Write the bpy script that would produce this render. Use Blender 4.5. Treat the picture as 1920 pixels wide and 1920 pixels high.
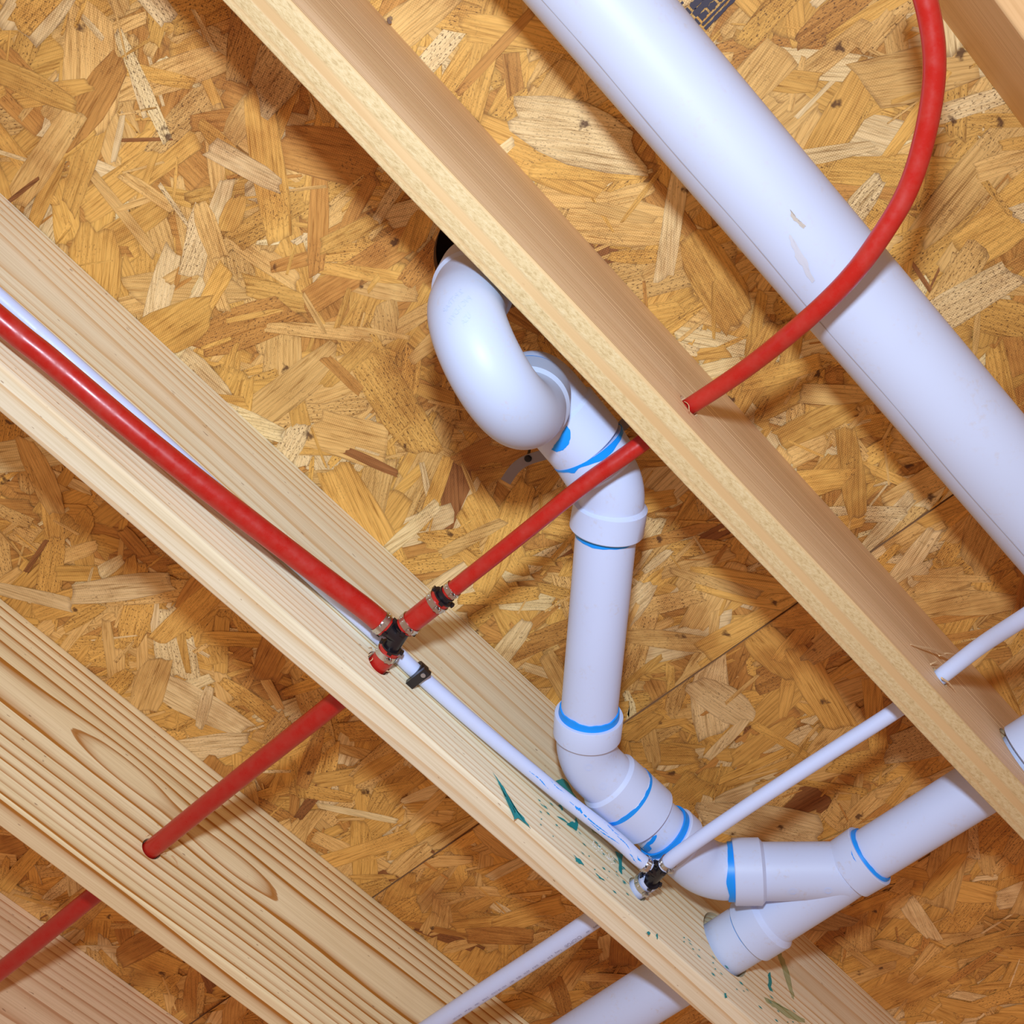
import bpy, bmesh, math, random
import numpy as np
from mathutils import Vector, Matrix

# ------------------------------------------------------------------ reset
for o in list(bpy.data.objects):
    bpy.data.objects.remove(o, do_unlink=True)
S = bpy.context.scene
COL = S.collection
H = 2.6                      # height of the underside of the subfloor
SP = 0.4064                  # joist spacing, 16 in
DJ = 0.235                   # joist depth (2x10)
TJ = 0.038                   # joist thickness
rng = random.Random(7)


def V(x, y, z):
    return Vector((x, y, z + H))


# ------------------------------------------------------------------ camera
cd = bpy.data.cameras.new('camera')
cam = bpy.data.objects.new('camera', cd)
COL.objects.link(cam)
S.camera = cam
cd.sensor_width = 36.0
cd.lens = 2173.89 / 1920 * 36.0
cd.clip_start = 0.02
RGT = Vector((0.68764375, -0.72172398, 0.07912376))
DWN = Vector((0.67129309, 0.59047988, -0.44799453))
FWD = Vector((0.2766074, 0.36117588, 0.89052812))
m = Matrix((RGT, -DWN, -FWD)).transposed().to_4x4()
m.translation = V(-0.658019, -0.203786, -1.154655)
cam.matrix_world = m

# ------------------------------------------------------------------ world
w = bpy.data.worlds.new('World')
S.world = w
w.use_nodes = True
bg = w.node_tree.nodes['Background']
bg.inputs['Color'].default_value = (1.0, 0.57, 0.39, 1)
bg.inputs['Strength'].default_value = 0.39

# ------------------------------------------------------------------ flash
ld = bpy.data.lights.new('flash', 'AREA')
ld.shape = 'DISK'
ld.size = 0.075
ld.energy = 11.4
ld.color = (0.82, 0.99, 1.22)
flash = bpy.data.objects.new('flash', ld)
COL.objects.link(flash)
flash.location = V(-0.806, -0.334, -1.056)
tgt = V(0.05, 0.85, 0.0)
flash.rotation_euler = (tgt - flash.location).to_track_quat('-Z', 'Y').to_euler()

S.view_settings.view_transform = 'Standard'
S.view_settings.look = 'None'
S.view_settings.gamma = 1.0
S.view_settings.use_curve_mapping = False
S.view_settings.exposure = 0.15


# ------------------------------------------------------------------ materials
class NT:
    def __init__(self, name):
        self.m = bpy.data.materials.new(name)
        self.m.use_nodes = True
        self.t = self.m.node_tree
        self.b = self.t.nodes['Principled BSDF']

    def n(self, kind, **kw):
        nd = self.t.nodes.new(kind)
        for k, v in kw.items():
            if k.startswith('i_'):
                nd.inputs[k[2:]].default_value = v
            else:
                setattr(nd, k, v)
        return nd

    def l(self, a, b):
        self.t.links.new(a, b)

    def math(self, op, a, b=None, c=None, clamp=False):
        nd = self.n('ShaderNodeMath', operation=op, use_clamp=clamp)
        for i, v in enumerate((a, b, c)):
            if v is None:
                continue
            if isinstance(v, (int, float)):
                nd.inputs[i].default_value = v
            else:
                self.l(v, nd.inputs[i])
        return nd.outputs[0]

    def mix(self, fac, a, b, mode='MIX'):
        nd = self.n('ShaderNodeMix', data_type='RGBA', blend_type=mode)
        for i, v in ((0, fac), (6, a), (7, b)):
            if isinstance(v, (int, float)):
                nd.inputs[i].default_value = v
            elif isinstance(v, tuple):
                nd.inputs[i].default_value = v if len(v) == 4 else (*v, 1)
            else:
                self.l(v, nd.inputs[i])
        return nd.outputs[2]

    def ramp(self, fac, stops, interp='LINEAR'):
        nd = self.n('ShaderNodeValToRGB')
        r = nd.color_ramp
        r.interpolation = interp
        while len(r.elements) < len(stops):
            r.elements.new(0.5)
        for e, (p, c) in zip(r.elements, stops):
            e.position = p
            e.color = (c, c, c, 1) if isinstance(c, (int, float)) else (*c, 1)
        self.l(fac, nd.inputs[0])
        return nd.outputs[0]

    def noise(self, vec, scale, detail=2.0, rough=0.5, dist=0.0):
        nd = self.n('ShaderNodeTexNoise')
        nd.inputs['Scale'].default_value = scale
        nd.inputs['Detail'].default_value = detail
        nd.inputs['Roughness'].default_value = rough
        nd.inputs['Distortion'].default_value = dist
        if vec is not None:
            self.l(vec, nd.inputs['Vector'])
        return nd.outputs[0]

    def scaled(self, vec, s):
        nd = self.n('ShaderNodeVectorMath', operation='MULTIPLY')
        self.l(vec, nd.inputs[0])
        nd.inputs[1].default_value = s
        return nd.outputs[0]

    def bump(self, h, strength, dist):
        nd = self.n('ShaderNodeBump')
        nd.inputs['Strength'].default_value = strength
        nd.inputs['Distance'].default_value = dist
        self.l(h, nd.inputs['Height'])
        self.l(nd.outputs[0], self.b.inputs['Normal'])

    def obj(self):
        return self.n('ShaderNodeTexCoord').outputs['Object']


def simple(name, col, rough=0.5, metal=0.0, spec=0.5):
    t = NT(name)
    t.b.inputs['Base Color'].default_value = (*col, 1)
    t.b.inputs['Roughness'].default_value = rough
    t.b.inputs['Metallic'].default_value = metal
    t.b.inputs['Specular IOR Level'].default_value = spec
    return t.m


def mat_osb():
    t = NT('osb')
    tint = t.n('ShaderNodeAttribute', attribute_name='tint').outputs['Color']
    uvn = t.n('ShaderNodeUVMap', uv_map='grain').outputs[0]
    edg = t.n('ShaderNodeAttribute', attribute_name='edge').outputs['Fac']
    spk = t.n('ShaderNodeAttribute', attribute_name='speck').outputs['Fac']
    ob = t.obj()
    # long fibres of each strand
    g1 = t.noise(t.scaled(uvn, (13, 240, 1)), 1.0, 5.0, 0.7, 1.2)
    g2 = t.noise(t.scaled(uvn, (30, 900, 1)), 1.0, 2.0, 0.6)
    # growth bands across a strand
    nb = t.noise(t.scaled(uvn, (7, 40, 1)), 1.0, 2.0)
    sep = t.n('ShaderNodeSeparateXYZ')
    t.l(uvn, sep.inputs[0])
    bands = t.math('FRACT', t.math('ADD', t.math('MULTIPLY', sep.outputs[1], 190.0), t.math('MULTIPLY', nb, 4.0)))
    band = t.ramp(bands, [(0.0, 1.0), (0.62, 0.98), (0.9, 0.80), (1.0, 1.0)])
    c = t.mix(1.0, tint, band, 'MULTIPLY')
    f1 = t.ramp(g1, [(0.30, (0.52, 0.42, 0.30)), (0.47, (0.97, 0.96, 0.94)), (0.70, (1.14, 1.16, 1.22))])
    c = t.mix(1.0, c, f1, 'MULTIPLY')
    f2 = t.ramp(g2, [(0.28, (0.72, 0.64, 0.56)), (0.45, (1, 1, 1))])
    c = t.mix(0.8, c, f2, 'MULTIPLY')
    # screen imprint of the press
    rot = t.n('ShaderNodeMapping')
    rot.inputs['Rotation'].default_value = (0, 0, 0.35)
    t.l(ob, rot.inputs[0])
    w1 = t.n('ShaderNodeTexWave', wave_type='BANDS', bands_direction='X')
    w1.inputs['Scale'].default_value = 155.0
    w1.inputs['Distortion'].default_value = 0.6
    t.l(rot.outputs[0], w1.inputs[0])
    w2 = t.n('ShaderNodeTexWave', wave_type='BANDS', bands_direction='Y')
    w2.inputs['Scale'].default_value = 155.0
    w2.inputs['Distortion'].default_value = 0.6
    t.l(rot.outputs[0], w2.inputs[0])
    scr = t.math('MULTIPLY', w1.outputs['Fac'], w2.outputs['Fac'])
    patch = t.ramp(t.noise(ob, 14.0, 3.0), [(0.4, 0.0), (0.62, 1.0)])
    scrc = t.ramp(scr, [(0.0, (0.72, 0.64, 0.54)), (0.4, (1.04, 1.04, 1.04))])
    c = t.mix(t.math('MULTIPLY', patch, 0.9), c, scrc, 'MULTIPLY')
    # bark specks and dark pores
    s1 = t.noise(t.scaled(uvn, (300, 620, 1)), 1.0, 2.0, 0.6)
    s2 = t.noise(ob, 22.0, 3.0, 0.6)
    sp = t.math('MULTIPLY', t.ramp(s1, [(0.56, 0.0), (0.66, 1.0)]), t.math('MAXIMUM', t.ramp(s2, [(0.5, 0.0), (0.68, 1.0)]), spk))
    c = t.mix(t.math('MULTIPLY', sp, 0.85), c, (0.10, 0.042, 0.016))
    # big dark flecks (bark, knots)
    vo = t.n('ShaderNodeTexVoronoi', feature='F1')
    vo.inputs['Scale'].default_value = 26.0
    t.l(t.n('ShaderNodeVectorMath', operation='ADD').outputs[0], vo.inputs['Vector'])
    va = vo.inputs['Vector'].links[0].from_node
    t.l(ob, va.inputs[0])
    wob = t.n('ShaderNodeTexNoise')
    wob.inputs['Scale'].default_value = 110.0
    t.l(ob, wob.inputs['Vector'])
    wsc = t.scaled(wob.outputs['Color'], (0.018, 0.018, 0.018))
    t.l(wsc, va.inputs[1])
    pick = t.n('ShaderNodeSeparateColor')
    t.l(vo.outputs['Color'], pick.inputs[0])
    fl = t.math('MULTIPLY', t.ramp(vo.outputs['Distance'], [(0.07, 1.0), (0.15, 0.0)]), t.math('GREATER_THAN', pick.outputs[0], 0.62))
    c = t.mix(t.math('MULTIPLY', fl, 0.85), c, (0.075, 0.024, 0.011))
    st = t.noise(ob, 7.0, 5.0, 0.65)
    c = t.mix(t.ramp(st, [(0.50, 0.0), (0.70, 0.7)]), c, t.mix(1.0, c, (0.58, 0.40, 0.28), 'MULTIPLY'))
    # strand outline: thin resin dark line
    en = t.noise(ob, 60.0, 2.0)
    ed = t.ramp(edg, [(0.0, 1.0), (0.085, 0.0)])
    ed = t.math('MULTIPLY', ed, t.ramp(en, [(0.35, 0.15), (0.6, 1.0)]))
    c = t.mix(t.math('MULTIPLY', ed, 0.55), c, (0.16, 0.065, 0.022))
    # broad tone drift
    dr = t.ramp(t.noise(ob, 3.2, 3.0), [(0.3, (0.82, 0.76, 0.68)), (0.6, (1.04, 1.04, 1.04))])
    c = t.mix(0.8, c, dr, 'MULTIPLY')
    t.l(c, t.b.inputs['Base Color'])
    t.b.inputs['Roughness'].default_value = 0.62
    t.b.inputs['Specular IOR Level'].default_value = 0.3
    hh = t.math('ADD', t.math('MULTIPLY', g1, 0.6), t.math('MULTIPLY', t.math('MULTIPLY', scr, patch), 0.3))
    t.bump(hh, 0.35, 0.0006)
    return t.m


def mat_lumber(name, y0, z0, ring, early, late, amp=0.006, seed=0.0, stretch=1.6, rough_bottom=False, contrast=1.0,
               bumps=()):
    """Sawn softwood: growth rings about a pith line at (y0, z0), wandering along the length."""
    t = NT(name)
    ob = t.obj()
    sep = t.n('ShaderNodeSeparateXYZ')
    t.l(ob, sep.inputs[0])
    off = t.n('ShaderNodeVectorMath', operation='ADD')
    t.l(ob, off.inputs[0])
    off.inputs[1].default_value = (seed, seed * 0.37, seed * 0.71)
    lx = t.scaled(off.outputs[0], (stretch, 3.0, 3.0))
    n1 = t.n('ShaderNodeTexNoise')
    n1.inputs['Scale'].default_value = 1.0
    n1.inputs['Detail'].default_value = 1.0
    t.l(lx, n1.inputs['Vector'])
    sc = t.n('ShaderNodeSeparateColor')
    t.l(n1.outputs['Color'], sc.inputs[0])
    dy = t.math('MULTIPLY', t.math('SUBTRACT', sc.outputs[0], 0.5), amp * 2)
    dz = t.math('MULTIPLY', t.math('SUBTRACT', sc.outputs[1], 0.5), amp * 2)
    yy = t.math('ADD', t.math('SUBTRACT', sep.outputs[1], y0), dy)
    zz = t.math('ADD', t.math('SUBTRACT', sep.outputs[2], z0), dz)
    r = t.math('SQRT', t.math('ADD', t.math('MULTIPLY', yy, yy), t.math('MULTIPLY', zz, zz)))
    for (bx, bz, wx, wz, hgt) in bumps:          # local swellings of the grain near knots
        ex = t.math('MULTIPLY', t.math('SUBTRACT', sep.outputs[0], bx), 1.0 / wx)
        ez = t.math('MULTIPLY', t.math('SUBTRACT', sep.outputs[2], bz), 1.0 / wz)
        d2 = t.math('ADD', t.math('MULTIPLY', ex, ex), t.math('MULTIPLY', ez, ez))
        g = t.math('POWER', 2.718, t.math('MULTIPLY', d2, -1.0))
        r = t.math('ADD', r, t.math('MULTIPLY', g, hgt))
    fine = t.noise(t.scaled(off.outputs[0], (3, 60, 60)), 1.0, 3.0)
    ringv = t.math('ADD', t.math('MULTIPLY', r, 1.0 / ring), t.math('MULTIPLY', fine, 0.35))
    fr = t.math('FRACT', ringv)
    idn = t.math('FLOOR', ringv)
    wn = t.n('ShaderNodeTexWhiteNoise', noise_dimensions='1D')
    t.l(idn, wn.inputs['W'])
    prof = t.ramp(fr, [(0.0, 0.0), (0.52, 0.05), (0.78, 0.5), (0.90, 1.0), (0.975, 0.9), (1.0, 0.0)])
    stren = t.math('MULTIPLY', prof, t.math('ADD', t.math('MULTIPLY', wn.outputs[0], 0.65 * contrast), 0.35 * contrast))
    c = t.mix(stren, (*early, 1), (*late, 1))
    fib = t.noise(t.scaled(off.outputs[0], (8, 420, 420)), 1.0, 3.0, 0.6)
    c = t.mix(0.8, c, t.ramp(fib, [(0.3, (0.86, 0.82, 0.75)), (0.6, (1.03, 1.03, 1.04))]), 'MULTIPLY')
    dr = t.noise(t.scaled(off.outputs[0], (2.2, 22, 22)), 1.0, 2.0)
    c = t.mix(0.6, c, t.ramp(dr, [(0.3, (0.86, 0.80, 0.70)), (0.65, (1.05, 1.06, 1.08))]), 'MULTIPLY')
    # scattered tiny pin marks
    pv = t.noise(t.scaled(off.outputs[0], (90, 260, 260)), 1.0, 1.0)
    c = t.mix(t.math('MULTIPLY', t.ramp(pv, [(0.76, 0.0), (0.8, 1.0)]), 0.6), c, (0.22, 0.10, 0.05))
    h = t.math('MULTIPLY', fib, 0.35)
    if rough_bottom:
        low = t.ramp(t.math('MULTIPLY', sep.outputs[2], -1.0), [(DJ - 0.004, 0.0), (DJ - 0.001, 1.0)])
        yb = t.math('ADD', sep.outputs[1], t.math('MULTIPLY', t.math('SUBTRACT', sc.outputs[1], 0.5), 0.004))
        bandm = t.ramp(t.math('MULTIPLY', yb, 1.0 / TJ), [(0.02, 0.0), (0.07, 1.0), (0.33, 1.0), (0.40, 0.0), (0.56, 0.0), (0.60, 1.0), (0.80, 1.0), (0.86, 0.25), (0.93, 0.9)])
        c = t.mix(t.math('MULTIPLY', low, 0.85), c, t.ramp(dr, [(0.3, (0.56, 0.36, 0.15)), (0.6, (0.64, 0.44, 0.20))]))  # bottom face colour darkened to offset flash falling strongly on it
        rb = t.math('MULTIPLY', low, bandm)
        fuzz = t.noise(t.scaled(off.outputs[0], (160, 420, 420)), 1.0, 3.0, 0.7)
        c = t.mix(t.math('MULTIPLY', rb, 0.75), c, t.ramp(fuzz, [(0.3, (0.46, 0.34, 0.15)), (0.48, (0.64, 0.50, 0.25)), (0.7, (0.72, 0.60, 0.34))]))
        h = t.math('ADD', h, t.math('MULTIPLY', t.math('MULTIPLY', rb, fuzz), 3.0))
    t.l(c, t.b.inputs['Base Color'])
    t.b.inputs['Roughness'].default_value = 0.55
    t.b.inputs['Specular IOR Level'].default_value = 0.25
    t.bump(h, 0.5, 0.0006)
    return t.m


def mat_pvc(name, col=(0.60, 0.71, 0.96), rough=0.45, dirt=0.35):
    t = NT(name)
    ob = t.obj()
    a = t.noise(ob, 38.0, 4.0, 0.6)
    b = t.noise(ob, 210.0, 2.0, 0.6)
    f = t.math('MULTIPLY', t.ramp(a, [(0.53, 0.0), (0.68, 1.0)]), t.ramp(b, [(0.5, 0.0), (0.68, 1.0)]))
    c = t.mix(t.math('MULTIPLY', f, dirt), (*col, 1), (0.56, 0.45, 0.33, 1))
    d = t.noise(ob, 9.0, 2.0)
    c = t.mix(0.5, c, t.ramp(d, [(0.3, (0.94, 0.93, 0.92)), (0.6, (1, 1, 1))]), 'MULTIPLY')
    t.l(c, t.b.inputs['Base Color'])
    t.b.inputs['Roughness'].default_value = rough
    t.b.inputs['Specular IOR Level'].default_value = 0.38
    t.b.inputs['Subsurface Weight'].default_value = 0.0
    return t.m


def mat_pex(name, col, dust, rough=0.32, amount=0.5):
    t = NT(name)
    ob = t.obj()
    a = t.noise(t.scaled(ob, (60, 60, 60)), 1.0, 4.0, 0.65)
    b = t.noise(ob, 700.0, 1.0)
    f = t.ramp(a, [(0.42, 0.0), (0.75, amount)])
    sp = t.math('MULTIPLY', t.ramp(b, [(0.70, 0.0), (0.76, 1.0)]), 0.6 * amount)
    c = t.mix(t.math('MAXIMUM', f, sp), (*col, 1), (*dust, 1))
    t.l(c, t.b.inputs['Base Color'])
    t.l(t.ramp(a, [(0.4, rough), (0.75, rough + 0.25)]), t.b.inputs['Roughness'])
    return t.m


M_OSB = mat_osb()
M_PVC = mat_pvc('pvc_white')
M_TRAP = mat_pvc('pvc_trap', (0.50, 0.585, 0.76), 0.45)  # darker copy of the white PVC, colour lowered to offset strong close flash
M_PVC3 = mat_pvc('pvc_drain_pipe', (0.60, 0.705, 0.95), 0.46, 0.25)
M_PVC2 = mat_pvc('pvc_pipe', (0.57, 0.64, 0.80), 0.46, 0.25)
M_RED = mat_pex('pex_red', (0.46, 0.013, 0.008), (0.47, 0.085, 0.055), 0.26, 0.32)
M_WPEX = mat_pex('pex_white', (0.60, 0.71, 0.98), (0.60, 0.64, 0.80), 0.40, 0.3)
M_BLACK = simple('black_polymer', (0.012, 0.010, 0.013), 0.28)
M_STEEL = simple('stainless_steel', (0.62, 0.60, 0.57), 0.28, 1.0)
M_BLUE = simple('blue_primer', (0.0, 0.32, 0.98), 0.4)
M_TEAL = simple('teal_primer', (0.0, 0.30, 0.31), 0.4)
M_GREEN = simple('green_primer_wash', (0.27, 0.42, 0.16), 0.6)
M_GREEN.node_tree.nodes['Principled BSDF'].inputs['Alpha'].default_value = 0.42
M_GREY = simple('grey_strap', (0.27, 0.24, 0.24), 0.5)
M_SCREW = simple('black_screw', (0.02, 0.016, 0.016), 0.4, 0.6)
M_NAIL = simple('nail_head', (0.42, 0.40, 0.42), 0.4, 0.8)
M_INK = simple('black_ink', (0.035, 0.028, 0.05), 0.6)
M_PRINT = simple('grey_print', (0.30, 0.28, 0.38), 0.6)
M_LINE = simple('grey_scuff', (0.42, 0.40, 0.42), 0.6)
M_SPL = simple('raw_splinter', (0.78, 0.55, 0.29), 0.7)
M_VOID = simple('dark_cavity', (0.22, 0.11, 0.055), 0.9)
M_FUZZ = simple('resin_crumbs', (0.80, 0.78, 0.74), 0.5)


# ------------------------------------------------------------------ helpers
def obj(name, bm, mat, parent=None, angle=32, loc=None):
    me = bpy.data.meshes.new(name)
    bmesh.ops.recalc_face_normals(bm, faces=bm.faces[:])
    bm.to_mesh(me)
    bm.free()
    me.materials.append(mat)
    for p in me.polygons:
        p.use_smooth = True
    me.set_sharp_from_angle(angle=math.radians(angle))
    o = bpy.data.objects.new(name, me)
    COL.objects.link(o)
    if parent is not None:
        o.parent = parent
        # parents are unrotated empties or meshes: keep world placement
        o.matrix_parent_inverse = Matrix.Translation(-parent_loc(parent))
    if loc is not None:
        me.transform(Matrix.Translation(-loc))
        o.location = loc
    return o


def parent_loc(p):
    l = p.location.copy()
    while p.parent:
        p = p.parent
        l = l + p.location if False else l
    return l


def tag(o, label, cat=None, group=None, kind=None):
    o['label'] = label
    if cat:
        o['category'] = cat
    if group:
        o['group'] = group
    if kind:
        o['kind'] = kind
    return o


def thing(name, loc, label, cat, group=None):
    o = bpy.data.objects.new(name, None)
    o.empty_display_size = 0.03
    COL.objects.link(o)
    o.location = loc
    return tag(o, label, cat, group)


def fillet(pts, rad):
    """polyline -> dense points with rounded corners. rad: number or list per corner."""
    pts = [Vector(p) for p in pts]
    out = [pts[0]]
    for i in range(1, len(pts) - 1):
        R = rad[i - 1] if isinstance(rad, (list, tuple)) else rad
        a, b, c = pts[i - 1], pts[i], pts[i + 1]
        u = (a - b).normalized()
        v = (c - b).normalized()
        ang = math.acos(max(-1, min(1, u.dot(v))))
        if R <= 0 or ang > 3.12:
            out.append(b)
            continue
        d = R / math.tan(ang / 2)
        d = min(d, (a - b).length * 0.98, (c - b).length * 0.98)
        R2 = d * math.tan(ang / 2)
        ctr = b + (u + v).normalized() * (R2 / math.sin(ang / 2))
        p0, p1 = b + u * d, b + v * d
        n = max(5, int((math.pi - ang) / math.radians(5)))
        e0, e1 = p0 - ctr, p1 - ctr
        om = e0.angle(e1)
        for k in range(n + 1):
            t = k / n
            out.append(ctr + (e0 * math.sin((1 - t) * om) + e1 * math.sin(t * om)) / math.sin(om))
    out.append(pts[-1])
    return out


def catmull(pts, n=14):
    P = [Vector(p) for p in pts]
    P = [P[0] * 2 - P[1]] + P + [P[-1] * 2 - P[-2]]
    out = []
    for i in range(1, len(P) - 2):
        for k in range(n):
            t = k / n
            a, b, c, d = P[i - 1], P[i], P[i + 1], P[i + 2]
            out.append(0.5 * ((2 * b) + (c - a) * t + (2 * a - 5 * b + 4 * c - d) * t * t + (3 * b - a - 3 * c + d) * t ** 3))
    out.append(P[-2])
    return out


class Path:
    def __init__(self, pts):
        q = [Vector(pts[0])]
        for p in pts[1:]:
            if (Vector(p) - q[-1]).length > 1e-6:
                q.append(Vector(p))
        self.p = q
        self.s = [0.0]
        for a, b in zip(q, q[1:]):
            self.s.append(self.s[-1] + (b - a).length)
        self.L = self.s[-1]
        # tangents + parallel transport frames
        self.t = []
        for i in range(len(q)):
            a = q[max(0, i - 1)]
            b = q[min(len(q) - 1, i + 1)]
            self.t.append((b - a).normalized())
        up = Vector((0, 0, 1)) if abs(self.t[0].z) < 0.9 else Vector((1, 0, 0))
        n = (up - self.t[0] * up.dot(self.t[0])).normalized()
        self.n = [n]
        for i in range(1, len(q)):
            n = self.n[-1]
            n = (n - self.t[i] * n.dot(self.t[i])).normalized()
            self.n.append(n)

    def at(self, s):
        s = max(0.0, min(self.L, s))
        import bisect
        i = max(0, min(len(self.s) - 2, bisect.bisect_right(self.s, s) - 1))
        k = (s - self.s[i]) / max(1e-9, self.s[i + 1] - self.s[i])
        p = self.p[i].lerp(self.p[i + 1], k)
        t = self.t[i].lerp(self.t[i + 1], k).normalized()
        n = self.n[i].lerp(self.n[i + 1], k)
        n = (n - t * n.dot(t)).normalized()
        return p, t, n


def sweep(bm, path, prof, seg=40, caps=True, step=None):
    """prof: [(s, r), ...] along the path (s in metres); sharp radius jumps by repeating s."""
    if not isinstance(path, Path):
        path = Path(path)
    if isinstance(prof, (int, float)):
        prof = [(0, prof), (path.L, prof)]
    st = []
    for (s0, r0), (s1, r1) in zip(prof, prof[1:]):
        st.append((s0, r0))
        for s in path.s:
            if s0 + 1e-5 < s < s1 - 1e-5:
                st.append((s, r0 + (r1 - r0) * (s - s0) / (s1 - s0)))
    st.append(prof[-1])
    rings = []
    for s, r in st:
        p, t, n = path.at(s)
        b = t.cross(n)
        rings.append([bm.verts.new(p + (n * math.cos(a) + b * math.sin(a)) * r)
                      for a in (2 * math.pi * k / seg for k in range(seg))])
    for A, B in zip(rings, rings[1:]):
        for k in range(seg):
            bm.faces.new((A[k], A[(k + 1) % seg], B[(k + 1) % seg], B[k]))
    if caps:
        bm.faces.new(rings[0][::-1])
        bm.faces.new(rings[-1])
    return bm


def cyl(bm, a, b, r, seg=32, r2=None):
    return sweep(bm, Path([a, b]), [(0, r), ((Vector(b) - Vector(a)).length, r if r2 is None else r2)], seg)


def rounded(a, b, r, c=0.0012):
    """profile with small chamfers, for a hub from s=a to s=b"""
    return [(a, r - c), (a + c, r), (b - c, r), (b, r - c)]


def box(bm, ctr, ux, uy, uz, sx, sy, sz):
    vs = []
    for i in (-1, 1):
        for j in (-1, 1):
            for k in (-1, 1):
                vs.append(bm.verts.new(ctr + ux * i * sx / 2 + uy * j * sy / 2 + uz * k * sz / 2))
    for f in ((0, 1, 3, 2), (4, 6, 7, 5), (0, 4, 5, 1), (2, 3, 7, 6), (0, 2, 6, 4), (1, 5, 7, 3)):
        bm.faces.new([vs[i] for i in f])


def band(path, s0, wid, r, fn=None, seg=72, th=0.0006, slant=0.0):
    """a smear ring of uneven width on a pipe: from s0 spreading along the path"""
    bm = bmesh.new()
    if not isinstance(path, Path):
        path = Path(path)
    rows = []
    for k in range(seg):
        a = 2 * math.pi * k / seg
        lo, hi = (0.0, wid) if fn is None else fn(a)
        row = []
        for q, rr in ((lo, r - 0.0006), (lo, r + th), (hi, r + th * 0.7), (hi, r - 0.0006)):
            p, t, n = path.at(s0 + q)
            b = t.cross(n)
            row.append(bm.verts.new(p + (n * math.cos(a) + b * math.sin(a)) * rr))
        rows.append(row)
    for k in range(seg):
        A, B = rows[k], rows[(k + 1) % seg]
        for j in range(4):
            bm.faces.new((A[j], A[(j + 1) % 4], B[(j + 1) % 4], B[j]))
    return bm


def uneven(base, amp, seed, lump=None):
    r = random.Random(seed)
    ph = [r.uniform(0, 6.28) for _ in range(5)]

    def f(a):
        w_ = base + amp * (0.5 * math.sin(a + ph[0]) + 0.3 * math.sin(3 * a + ph[1]) + 0.25 * math.sin(7 * a + ph[2]) + 0.15 * math.sin(17 * a + ph[3]))
        if lump:
            for c, wd, hgt in lump:
                d = (a - c + math.pi) % (2 * math.pi) - math.pi
                w_ += hgt * math.exp(-(d / wd) ** 2)
        return (0.0, max(0.0008, w_))
    return f


def apply_bool(o, cutters):
    for c in cutters:
        md = o.modifiers.new('cut', 'BOOLEAN')
        md.operation = 'DIFFERENCE'
        md.solver = 'EXACT'
        md.object = c
    dg = bpy.context.evaluated_depsgraph_get()
    dg.update()
    me = bpy.data.meshes.new_from_object(o.evaluated_get(dg))
    o.modifiers.clear()
    o.data = me
    for p in me.polygons:
        p.use_smooth = True
    me.set_sharp_from_angle(angle=math.radians(28))
    for c in cutters:
        bpy.data.objects.remove(c, do_unlink=True)


# ------------------------------------------------------------------ ceiling: OSB subfloor
HOLE = (-0.5223, 0.0849, 0.056)
X0, X1, Y0, Y1 = -1.75, 1.25, -1.15, 1.95
GAP = 0.0009


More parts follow.
